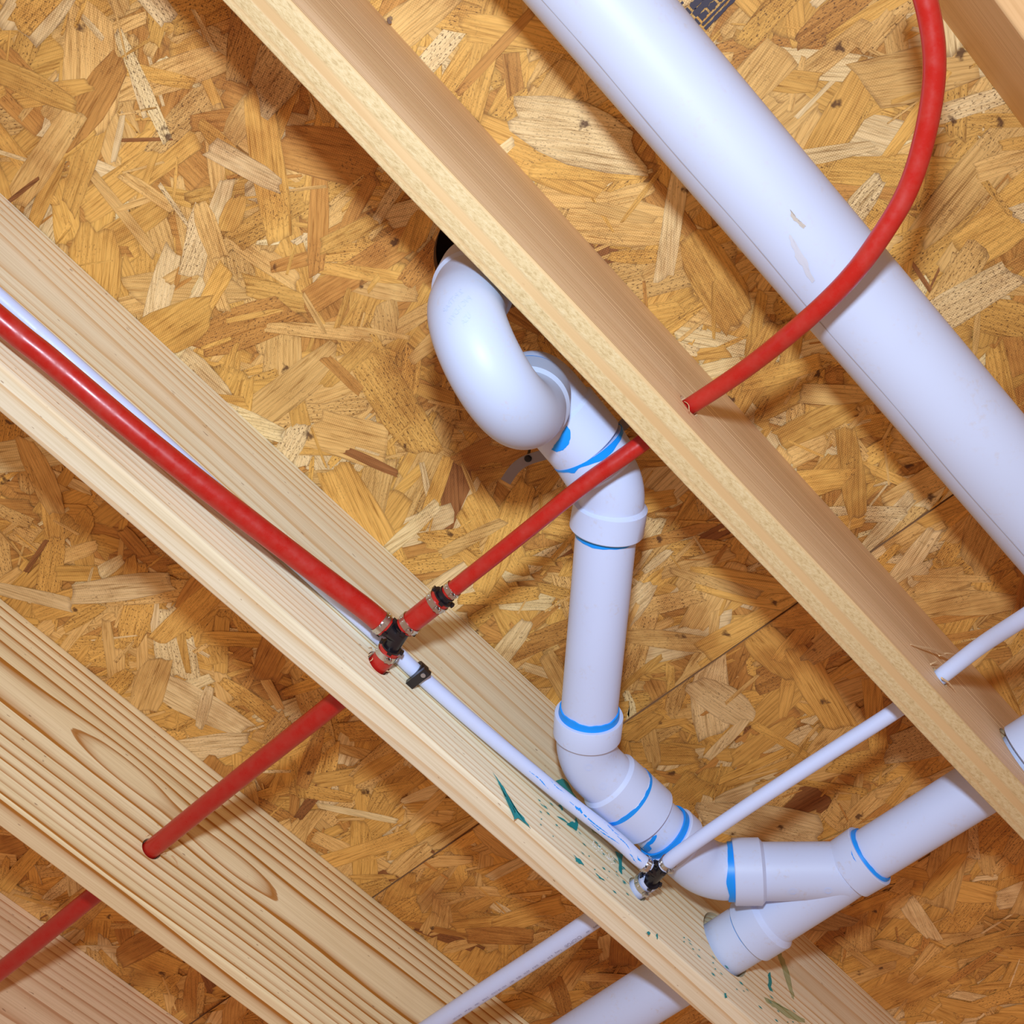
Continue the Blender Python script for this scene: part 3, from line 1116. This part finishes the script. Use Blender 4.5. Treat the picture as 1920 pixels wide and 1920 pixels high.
smear('primer_smear', wye, [(1596, 1594), (1600, 1606), (1606, 1616), (1602, 1612), (1597, 1602)], M_BLUE, seed=5, jag=0.2)
smear('glue_smudge', obj_big, [(1480, 392), (1486, 396), (1492, 408), (1500, 414), (1510, 424), (1506, 428), (1494, 418), (1484, 408)], simple('tan_smudge', (0.50, 0.44, 0.36), 0.6), seed=6, jag=1.5)
smear('glue_smudge', obj_big, [(1480, 440), (1490, 448), (1504, 474), (1518, 502), (1528, 528), (1522, 530), (1506, 506), (1492, 480), (1482, 458)], simple('pale_smudge', (0.56, 0.57, 0.62), 0.6), seed=7, jag=2.0)


# raised mould lettering
def text_mesh(s, size, extrude=0.0):
    c = bpy.data.curves.new('txt', 'FONT')
    c.body = s
    c.size = size
    c.extrude = extrude
    c.align_x = 'CENTER'
    o = bpy.data.objects.new('txt', c)
    COL.objects.link(o)
    dg = bpy.context.evaluated_depsgraph_get()
    dg.update()
    me = bpy.data.meshes.new_from_object(o.evaluated_get(dg))
    out = ([v.co.copy() for v in me.vertices], [tuple(p.vertices) for p in me.polygons])
    bpy.data.objects.remove(o, do_unlink=True)
    bpy.data.curves.remove(c)
    bpy.data.meshes.remove(me)
    return out


def wrap_text(bm, s, size, path, s0, a0, r, flip=1, turn=0.0, lift=0.0002, off=0.0):
    """letters bent round a pipe; baseline along the path when turn = 0"""
    vs, fs = text_mesh(s, size)
    ct, st_ = math.cos(turn), math.sin(turn)
    nv = []
    for v in vs:
        x, y = v.x, v.y + off
        x, y = x * ct - y * st_, x * st_ + y * ct
        p, t, n = path.at(s0 + x * flip)
        b = t.cross(n)
        a = a0 + y * flip / r
        nv.append(bm.verts.new(p + (n * math.cos(a) + b * math.sin(a)) * (r + lift)))
    for f in fs:
        try:
            bm.faces.new([nv[i] for i in f])
        except ValueError:
            pass


bm = bmesh.new()
st0 = tp.L * 0.47
fa = face_ang(tp, st0)
for i, (tx, sz) in enumerate((('2 P-TRAP', 0.0052), ('PVC I-DWV', 0.0052), ('USA', 0.0052))):
    wrap_text(bm, tx, sz, tp, st0 - 0.004 + i * 0.0, fa + 0.05, 0.0325, 1, 1.15, 0.00035, 0.008 - i * 0.0075)
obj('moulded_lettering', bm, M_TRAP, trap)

# ------------------------------------------------------------------ clamps and tees
def clamp(parent, c, axis_, r, ear, wd=0.0068):
    """stainless cinch ring with a folded ear towards direction `ear`"""
    axis_ = axis_.normalized()
    ear = (ear - axis_ * ear.dot(axis_)).normalized()
    side = axis_.cross(ear)
    bm = bmesh.new()
    seg = 48
    ri, ro = r + 0.0001, r + 0.0011
    rows = []
    for k in range(seg):
        a = 2 * math.pi * k / seg
        d = ear * math.cos(a) + side * math.sin(a)
        rows.append([bm.verts.new(c + axis_ * h + d * rr) for h, rr in ((-wd / 2, ri), (-wd / 2, ro), (wd / 2, ro), (wd / 2, ri))])
    for k in range(seg):
        A, B = rows[k], rows[(k + 1) % seg]
        for j in range(4):
            bm.faces.new((A[j], A[(j + 1) % 4], B[(j + 1) % 4], B[j]))
    # little punched dimples
    for a in (1.0, 1.45, 1.9, -1.0, -1.45):
        d = ear * math.cos(a) + side * math.sin(a)
        p = c + d * (ro + 0.0001)
        bmesh.ops.create_uvsphere(bm, u_segments=10, v_segments=6, radius=0.0008, matrix=Matrix.Translation(p))
    o = obj('crimp_clamp', bm, M_STEEL, parent)
    bm = bmesh.new()
    for q, sy in ((-0.0022, 0.0022), (0.0022, 0.0022)):
        box(bm, c + ear * (ro + 0.0012) + side * q, side, ear, axis_, sy, 0.0030, wd * 0.8)
    box(bm, c + ear * (ro + 0.0024), side, ear, axis_, 0.0064, 0.0012, wd * 0.62)
    bmesh.ops.bevel(bm, geom=bm.edges[:], offset=0.0004, segments=2, affect='EDGES')
    obj('ear', bm, M_STEEL, o)
    return o


def flange(bm, c, ax, r, th=0.0016, notch=True):
    ax = ax.normalized()
    cyl(bm, c - ax * th / 2, c + ax * th / 2, r, 36)
    if notch:
        u = ax.orthogonal().normalized()
        v = ax.cross(u)
        for k in range(4):
            a = math.pi / 4 + k * math.pi / 2
            d = u * math.cos(a) + v * math.sin(a)
            box(bm, c + d * (r + 0.0006), d, ax, ax.cross(d), 0.003, th * 2.4, 0.0045)


EAR = (cl - V(-0.3, 0.3, -0.19)).normalized() * 0.9 + DWN * 0.35 + RGT * 0.25

# --- red line
R34, R12 = 0.01111, 0.00795
rl = thing('water_tubing', V(-0.333, 0.375, -0.19), 'red plastic water tubing with black tee, reducer and steel clamps, looping over the big pipe', 'tubing')
run = lambda y: V(-0.3255 - (0.4064 - y) * (0.0105 / 0.036) if y > 0.37 else -0.3362, y, -0.190)
cT = V(-0.3345, 0.3735, -0.190)
bm = bmesh.new()
stub = Path([V(-0.3215, 0.4450, -0.189), V(-0.3265, 0.4064, -0.190), V(-0.3302, 0.3860, -0.190)])
lower = Path(catmull([V(-0.3105, 1.30, -0.168), V(-0.3120, 1.10, -0.172), V(-0.3125, 0.95, -0.170), V(-0.3115, 0.8128, -0.166), V(-0.3155, 0.63, -0.1755), V(-0.3185, 0.48, -0.186), V(-0.3240, 0.4064, -0.1912), V(-0.3290, 0.3830, -0.1912)]))
sweep(bm, lower, R34, 36)
obj('tube', bm, M_RED, rl)['label'] = 'red tube through the pale and striped joists'
axr = (V(-0.3358, 0.3560, -0.190) - V(-0.3290, 0.3830, -0.1912)).normalized()
clamp(rl, V(-0.3272, 0.3905, -0.1912), axr, R34, EAR)
# tee body
bm = bmesh.new()
e1, e2 = V(-0.3292, 0.3820, -0.1912), V(-0.3360, 0.3570, -0.190)
cyl(bm, e1, e2, 0.0082, 32)
flange(bm, e1, axr, 0.0112)
flange(bm, e2, axr, 0.0112)
cT = e1.lerp(e2, 0.52)
axb = Vector((-1, 0.03, 0.0)).normalized()
e3 = cT + axb * 0.0155
cyl(bm, cT, e3, 0.0082, 32)
flange(bm, e3, axb, 0.0112)
obj('tee_fitting', bm, M_BLACK, rl)
# short middle tube
bm = bmesh.new()
s1, s2 = V(-0.3361, 0.3555, -0.190), V(-0.3358, 0.3030, -0.190)
cyl(bm, s1, s2, R34, 36)
obj('tube', bm, M_RED, rl)['label'] = 'short red tube between tee and reducer'
axs = (s2 - s1).normalized()
clamp(rl, s1.lerp(s2, 0.13), axs, R34, EAR)
clamp(rl, s1.lerp(s2, 0.86), axs, R34, EAR)
bm = bmesh.new()
cyl(bm, s2, s2 + axs * 0.0085, 0.0085, 32, 0.0065)
flange(bm, s2 + axs * 0.001, axs, 0.0118)
flange(bm, s2 + axs * 0.0065, axs, 0.0092, notch=False)
obj('reducer_fitting', bm, M_BLACK, rl)
s3 = s2 + axs * 0.0078
# half inch tube: through the rough joist, then the loop
loop = [s3, Z(920, 1049, -0.1945), Z(1000, 985, -0.1985), Z(1100, 905, -0.2005), Z(1205, 830, -0.1950), V(-0.3300, 0.010, -0.1825), V(-0.3265, 0.0, -0.1795)]
LP = [((1400, 690), -0.205), ((1500, 610), -0.235), ((1580, 535), -0.252), ((1640, 460), -0.260), ((1700, 360), -0.265), ((1735, 250), -0.268), ((1752, 130), -0.270), ((1740, 20), -0.270), ((1700, -110), -0.268)]


loop += [Z(*q, z) for q, z in LP]
lpth = Path(catmull(loop))
bm = bmesh.new()
sweep(bm, lpth, R12, 36)
obj('tube', bm, M_RED, rl)['label'] = 'thin red tube that loops below the big pipe'
clamp(rl, s3 + axs * 0.0055, axs, R12, EAR, 0.0062)
# branch along the pale joist
br_pts = [e3 + axb * 0.001, e3 + axb * 0.03, V(-0.434, 0.3735, -0.1945), V(-0.562, 0.377, -0.207), V(-0.6553, 0.379, -0.2135), V(-0.7455, 0.381, -0.2155), V(-0.80, 0.382, -0.219), V(-1.0, 0.384, -0.226), V(-1.3, 0.385, -0.23)]
bm = bmesh.new()
rb = Path(catmull(br_pts))
sweep(bm, rb, R34, 36)
obj('tube', bm, M_RED, rl)['label'] = 'thick red tube along the pale joist'
clamp(rl, rb.at(0.006)[0], axb, R34, EAR)

# --- white line
wl = thing('water_tubing', V(0.068, 0.375, -0.186), 'thin white plastic water tubing joined at a black tee beside the drain elbow', 'tubing')
bm = bmesh.new()
wlow = Path(catmull([V(0.1000, 1.216, -0.175), V(0.0975, 1.02, -0.176), V(0.0930, 0.8128, -0.178), V(0.0885, 0.70, -0.179), V(0.0840, 0.56, -0.181), V(0.0775, 0.45, -0.184), V(0.0735, 0.4064, -0.1866), Z(1220, 1650.5, -0.1915)]))
sweep(bm, wlow, R34, 36)
wt = obj('tube', bm, M_WPEX, wl)
wt['label'] = 'thicker white tube with grey print'
bm = bmesh.new()
sA = wlow.L - (0.4064 - 0.3835) - 0.21
fa = face_ang(wlow, sA)
p_, t_, n_ = wlow.at(sA)
b_ = t_.cross(n_)
sg = 1 if (n_ * math.cos(fa + 0.8) + b_ * math.sin(fa + 0.8)).x > (n_ * math.cos(fa - 0.8) + b_ * math.sin(fa - 0.8)).x else -1
# the print reads from the pale joist outwards, tops of the letters towards +x
xdir = -1


def print_on(s, txt, size):
    vs, fs = text_mesh(txt, size)
    wdt = max(v.x for v in vs) - min(v.x for v in vs)
    x0 = min(v.x for v in vs)
    nv = []
    for v in vs:
        ss = s - (v.x - x0)
        p, t, n = wlow.at(ss)
        b = t.cross(n)
        a = face_ang(wlow, ss) + sg * (0.78 + (v.y - size * 0.35) / R34)
        nv.append(bm.verts.new(p + (n * math.cos(a) + b * math.sin(a)) * (R34 + 0.00015)))
    for f in fs:
        try:
            bm.faces.new([nv[i] for i in f])
        except ValueError:
            pass
    return s - wdt


s_ = wlow.at(0)[0] and wlow.L - 0.075
for txt, size, gap in (('PEX', 0.0034, 0.006), ('100PSI', 0.0036, 0.006), ('180F', 0.0036, 0.008), ('CNDPG\u00ae', 0.0062, 0.006), ('Tubing', 0.0036, 0.005), ('& 3/4', 0.0036, 0.005),
                       ('CTS', 0.0036, 0.005), ('SDR-9', 0.0036, 0.005), ('ASTM', 0.0038, 0.005), ('F876', 0.0038, 0.005), ('F877', 0.0036, 0.006), ('HOT OR COLD', 0.0036, 0.006), ('5 MAR', 0.0036, 0.006), ('100A', 0.0036, 0.006), ('NSF-pw', 0.0036, 0.006), ('0.875 OD', 0.0036, 0.006)):
    s_ = print_on(s_, txt, size) - gap
obj('printed_text', bm, M_PRINT, wt)
w1, w2 = Z(1220, 1651, -0.1918), Z(1245, 1625, -0.1978)
axw = (w2 - w1).normalized()
clamp(wl, Z(1209, 1656, -0.1905), (w1 - V(0.0735, 0.4064, -0.1866)).normalized(), R34, EAR)
bm = bmesh.new()
cyl(bm, w1, w2, 0.0072, 32)
flange(bm, w1 + axw * 0.0005, axw, 0.0108)
flange(bm, w2, axw, 0.0084)
wc = w1.lerp(w2, 0.55)
axv = Vector((-1.0, 0.12, 0.03)).normalized()
w3 = wc + axv * 0.0120
cyl(bm, wc, w3, 0.0070, 32)
flange(bm, w3, axv, 0.0084)
obj('tee_fitting', bm, M_BLACK, wl)
bm = bmesh.new()
wr_ = Path(catmull([w2 + axw * 0.0008, Z(1275, 1599, -0.2005), Z(1400, 1513, -0.193), Z(1550, 1415, -0.184), Z(1680, 1332, -0.181), V(0.0560, 0.0, -0.1785), Z(1840, 1210, -0.192), Z(1920, 1158, -0.226), Z(2000, 1106, -0.257), Z(2100, 1041, -0.276), Z(2230, 957, -0.282)]))
sweep(bm, wr_, R12, 32)
obj('tube', bm, M_WPEX, wl)['label'] = 'thin white tube through the rough-sawn joist'
clamp(wl, wr_.at(0.0075)[0], wr_.at(0.0075)[1], R12, EAR, 0.0062)
bm = bmesh.new()
wb = Path(catmull([w3 + axv * 0.0008, w3 + axv * 0.02, Z(1150, 1568, -0.188), Z(1050, 1490, -0.179), Z(900, 1365, -0.1725), V(-0.2827, 0.3968, -0.1712), V(-0.325, 0.3968, -0.1688), V(-0.45, 0.3968, -0.168), V(-0.62, 0.3968, -0.1665), V(-0.82, 0.3968, -0.168), V(-1.3, 0.3968, -0.168)]))
sweep(bm, wb, R12, 32)
wbt = obj('tube', bm, M_WPEX, wl)
wbt['label'] = 'thin white tube along the pale joist, streaked with blue'
clamp(wl, w3 + axv * 0.0065, axv, R12, EAR, 0.0062)

# blue streaks on the tube near the tee
bm = bmesh.new()
rr = random.Random(5)


def streak(path, s0, s1, a0, a1, wid, seed):
    r_ = random.Random(seed)
    n = 26
    prev = None
    for k in range(n + 1):
        t = k / n
        s = s0 + (s1 - s0) * t
        p, tt, nn = path.at(s)
        b = tt.cross(nn)
        a = face_ang(path, s) + a0 + (a1 - a0) * t + 0.08 * math.sin(6 * t + seed)
        h = wid * math.sin(math.pi * (0.06 + 0.9 * t)) * r_.uniform(0.4, 1.3) / R12
        c2 = [bm.verts.new(p + (nn * math.cos(a + d) + b * math.sin(a + d)) * (R12 + 0.0002)) for d in (-h, h)]
        if prev and r_.random() > 0.1:
            bm.faces.new((prev[0], prev[1], c2[1], c2[0]))
        prev = c2


# sign of the angle that moves towards image lower-left on this tube
p_, t_, n_ = wb.at(0.12)
b_ = t_.cross(n_)
f_ = face_ang(wb, 0.12)
sgw = 1 if (n_ * math.cos(f_ + 0.6) + b_ * math.sin(f_ + 0.6)).dot(DWN - RGT) > (n_ * math.cos(f_ - 0.6) + b_ * math.sin(f_ - 0.6)).dot(DWN - RGT) else -1
for s0, s1, a0, a1, wd, sd in ((0.118, 0.062, 0.0, 0.25, 0.0009, 1), (0.086, 0.045, 0.55, 0.35, 0.0006, 2), (0.110, 0.100, -0.1, 0.0, 0.0016, 3), (0.055, 0.030, -0.5, -0.1, 0.0005, 4), (0.175, 0.145, 0.1, 0.3, 0.0005, 5),
                               (0.030, 0.018, 0.3, 0.5, 0.0006, 6), (0.072, 0.050, -0.7, -0.6, 0.0005, 7), (0.150, 0.128, -0.7, -0.5, 0.0004, 8), (0.022, 0.014, -0.2, 0.2, 0.0010, 9)):
    streak(wb, s0, s1, sgw * a0, sgw * a1, wd, sd)
obj('primer_streak', bm, M_BLUE, wbt)

# ------------------------------------------------------------------ black clip over the white tube
ck = thing('pipe_clip', V(-0.2827, 0.4064, -0.1712), 'small black plastic clip with a nail holding the white tube to the pale joist', 'clip')
bm = bmesh.new()
cx = -0.2827
xs, wdx = Vector((1, 0, 0)), 0.0095
pr = []
for k in range(15):
    a = math.radians(-20 + 200 * k / 14)
    pr.append((0.3968 - 0.0100 * math.sin(a), -0.1712 - 0.0100 * math.cos(a)))
outer = [(0.4062, -0.1822)] + [(0.3968 - 0.0118 * math.sin(math.radians(q)), -0.1712 - 0.0118 * math.cos(math.radians(q))) for q in range(0, 185, 12)] + [(0.4062, -0.1594)]
inner = [(0.4062, -0.1802)] + [(0.3968 - 0.0090 * math.sin(math.radians(q)), -0.1712 - 0.0090 * math.cos(math.radians(q))) for q in range(0, 185, 12)] + [(0.4062, -0.1614)]
rows = []
for (o_, i_) in zip(outer, inner):
    rows.append([bm.verts.new(V(cx + sx * wdx / 2, *q)) for q, sx in ((o_, -1), (o_, 1), (i_, 1), (i_, -1))])
for A, B in zip(rows, rows[1:]):
    for j in range(4):
        bm.faces.new((A[j], A[(j + 1) % 4], B[(j + 1) % 4], B[j]))
bm.faces.new(rows[0])
bm.faces.new(rows[-1])
# nailing bar below the tube
box(bm, V(cx, 0.3925, -0.1840), xs, Vector((0, 1, 0)), Vector((0, 0, 1)), wdx, 0.0275, 0.0052)
obj('clip_body', bm, M_BLACK, ck, 25)
bm = bmesh.new()
cyl(bm, V(cx, 0.3850, -0.1864), V(cx, 0.3850, -0.1874), 0.0026, 20)
obj('nail', bm, M_NAIL, ck)['label'] = 'grey nail head'

# ------------------------------------------------------------------ grey hanger strap behind the trap arm
hs = thing('pipe_strap', V(-0.34, 0.12, -0.100), 'grey plastic hanger strap with a black screw behind the trap arm', 'strap')
bm = bmesh.new()
sp_pts = catmull([Z(948, 903, -0.098), Z(966, 878, -0.099), Z(990, 862, -0.100), Z(1035, 848, -0.1005), Z(1100, 825, -0.1005), Z(1160, 803, -0.100), Z(1190, 772, -0.099)], 8)
prev = None
P_ = Path(sp_pts)
rows = []
for q in P_.p:
    i = P_.p.index(q)
    t = P_.t[i]
    up = Vector((0, 0, 1))
    sd = t.cross(up).normalized()
    up = sd.cross(t).normalized()
    rows.append([bm.verts.new(q + sd * a * 0.0055 + up * b * 0.0007) for a, b in ((-1, -1), (1, -1), (1, 1), (-1, 1))])
for A, B in zip(rows, rows[1:]):
    for j in range(4):
        bm.faces.new((A[j], A[(j + 1) % 4], B[(j + 1) % 4], B[j]))
bm.faces.new(rows[0])
bm.faces.new(rows[-1])
obj('strap', bm, M_GREY, hs, 40)
bm = bmesh.new()
sc = Z(990, 860, -0.1015)
bmesh.ops.create_uvsphere(bm, u_segments=20, v_segments=12, radius=0.0038, matrix=Matrix.Translation(sc) @ Matrix.Diagonal((1, 1, 0.5, 1)))
cyl(bm, sc, sc + Vector((0, 0, 0.02)), 0.0016, 12)
obj('screw', bm, M_SCREW, hs)['label'] = 'black screw head'


# ------------------------------------------------------------------ primer splashes on the pale joist
def splash(name, px, mat, y=SP, lift=0.0003, parent=None, seed=0, rag=0.0):
    bm = bmesh.new()
    r_ = random.Random(seed)
    pts = []
    n = len(px)
    for i in range(n):
        a, b = px[i], px[(i + 1) % n]
        for k in range(4):
            t = k / 4
            pts.append((a[0] + (b[0] - a[0]) * t + r_.uniform(-rag, rag), a[1] + (b[1] - a[1]) * t + r_.uniform(-rag, rag)))
    vs = [bm.verts.new(YP(p[0], p[1], y - lift)) for p in pts]
    f = bm.faces.new(vs)
    bmesh.ops.triangulate(bm, faces=[f])
    return obj(name, bm, mat, parent)


TE = [
    [(923, 1446), (934, 1462), (946, 1478), (956, 1500), (965, 1516), (980, 1530), (990, 1545), (996, 1554), (982, 1542), (972, 1534), (963, 1536), (966, 1522), (955, 1500), (944, 1482), (936, 1470)],
    [(1042, 1464), (1054, 1460), (1062, 1464), (1072, 1482), (1084, 1500), (1092, 1510), (1080, 1506), (1066, 1492), (1052, 1476)],
    [(1062, 1545), (1072, 1540), (1078, 1542), (1080, 1532), (1083, 1540), (1084, 1546), (1081, 1558), (1074, 1552), (1068, 1550)],
    [(1044, 1530), (1056, 1535), (1066, 1544), (1058, 1540)],
    [(1153, 1596), (1168, 1602), (1166, 1622), (1166, 1640), (1160, 1632), (1160, 1612)],
    [(1079, 1606), (1086, 1610), (1096, 1622), (1088, 1620), (1080, 1614)],
    [(1116, 1636), (1126, 1644), (1136, 1652), (1124, 1646)],
    [(1047, 1510), (1052, 1508), (1056, 1516), (1054, 1520), (1051, 1513)],
    [(1440, 1828), (1444, 1822), (1448, 1840), (1446, 1850), (1450, 1860), (1443, 1856), (1440, 1846), (1442, 1836)],
    [(1212, 1748), (1217, 1746), (1220, 1750), (1216, 1754)],
    [(1230, 1752), (1233, 1750), (1233, 1762), (1231, 1758)],
    [(1358, 1862), (1362, 1862), (1363, 1870), (1360, 1872)],
]
for i, q in enumerate(TE):
    splash('primer_splash', q, M_TEAL, SP, 0.0004, J2, i, 0.7)
GR = [
    [(1456, 1788), (1464, 1784), (1470, 1800), (1480, 1830), (1487, 1858), (1490, 1874), (1484, 1868), (1474, 1836), (1464, 1806)],
    [(1430, 1866), (1446, 1876), (1462, 1884), (1482, 1896), (1510, 1910), (1508, 1918), (1480, 1910), (1460, 1894), (1440, 1880)],
    [(1100, 1535), (1108, 1536), (1116, 1552), (1122, 1566), (1112, 1560), (1104, 1548)],
]
for i, q in enumerate(GR):
    splash('primer_wash', q, M_GREEN, SP, 0.0003, J2, 40 + i, 1.5)
# spattered green flecks between the grain lines
bm = bmesh.new()
r_ = random.Random(77)
for k in range(60):
    if r_.random() < 0.6:
        px, py = r_.uniform(1010, 1180), 0
        py = 1500 + (px - 1010) * 0.9 + r_.uniform(-20, 45)
    else:
        px = r_.uniform(1260, 1500)
        py = 1745 + (px - 1260) * 0.72 + r_.uniform(-18, 30)
    l_, w_ = r_.uniform(1.5, 7), r_.uniform(0.5, 1.4)
    vs = [bm.verts.new(YP(px + a * l_ * 0.72 - b * w_ * 0.7, py + a * l_ * 0.69 + b * w_ * 0.72, SP - 0.0004)) for a, b in ((-1, 0), (0, -1), (1, 0), (0, 1))]
    bm.faces.new(vs)
obj('primer_flecks', bm, M_TEAL, J2)['kind'] = 'stuff'
# dried glue crumbs
bm = bmesh.new()
for k in range(55):
    t = r_.random()
    px, py = 1110 + 40 * t + r_.gauss(0, 4), 1578 + 36 * t + r_.gauss(0, 4)
    bmesh.ops.create_icosphere(bm, subdivisions=1, radius=r_.uniform(0.0003, 0.0009), matrix=Matrix.Translation(YP(px, py, SP - 0.0003)))
obj('glue_crumbs', bm, M_FUZZ, J2)['kind'] = 'stuff'


# ------------------------------------------------------------------ splinters at the bored holes
def sliver(a, b, w0, w1, nrm, parent, seed=0):
    bm = bmesh.new()
    d = (b - a)
    s = d.cross(nrm).normalized()
    r_ = random.Random(seed)
    rows = []
    n = 6
    for k in range(n + 1):
        t = k / n
        p = a + d * t + nrm * (0.002 * math.sin(math.pi * t)) + s * r_.uniform(-0.0004, 0.0004)
        w_ = w0 + (w1 - w0) * t
        rows.append([bm.verts.new(p + s * i * w_ + nrm * j * w_ * 0.4) for i, j in ((-1, -1), (1, -1), (1, 1), (-1, 1))])
    for A, B in zip(rows, rows[1:]):
        for j in range(4):
            bm.faces.new((A[j], A[(j + 1) % 4], B[(j + 1) % 4], B[j]))
    bm.faces.new(rows[0])
    bm.faces.new(rows[-1])
    return obj('splinter', bm, M_SPL, parent)


NY = Vector((0, -1, 0))
sliver(YP(1708, 1209, -0.0012), YP(1776, 1229, -0.007), 0.0006, 0.0022, NY, J3, 1)
sliver(YP(1760, 1228, -0.004), YP(1790, 1227, -0.012), 0.0012, 0.0005, NY, J3, 2)
sliver(YP(1766, 1272, -0.003), YP(1792, 1298, -0.001), 0.0014, 0.0004, NY, J3, 3)
sliver(YP(1745, 1246, -0.001), YP(1760, 1240, -0.005), 0.0008, 0.0003, NY, J3, 4)
sliver(YP(1284, 754, -0.001), YP(1292, 770, -0.004), 0.0008, 0.0004, NY, J3, 5)
for i, (a, b) in enumerate((((698, 1225), (690, 1230)), ((697, 1218), (691, 1214)), ((708, 1248), (714, 1256)), ((718, 1258), (733, 1262)), ((700, 1232), (694, 1240)))):
    sliver(YP(*a, SP - 0.0005), YP(*b, SP - 0.002), 0.0008, 0.0003, NY, J2, 10 + i)
for i, (a, b) in enumerate((((322, 1604), (334, 1624)), ((300, 1602), (312, 1600)), ((273, 1568), (280, 1564)))):
    sliver(YP(*a, 2 * SP - 0.0005), YP(*b, 2 * SP - 0.002), 0.0010, 0.0005, NY, J1, 20 + i)
# bent nail tip peeping out at the top of the rough-sawn joist
bm = bmesh.new()
sweep(bm, Path(catmull([Z(733, 34, -0.001), Z(729, 37, -0.005), Z(731, 42, -0.008)], 5)), 0.0019, 12)
obj('nail', bm, M_NAIL, J3)['label'] = 'bent nail tip at the subfloor'
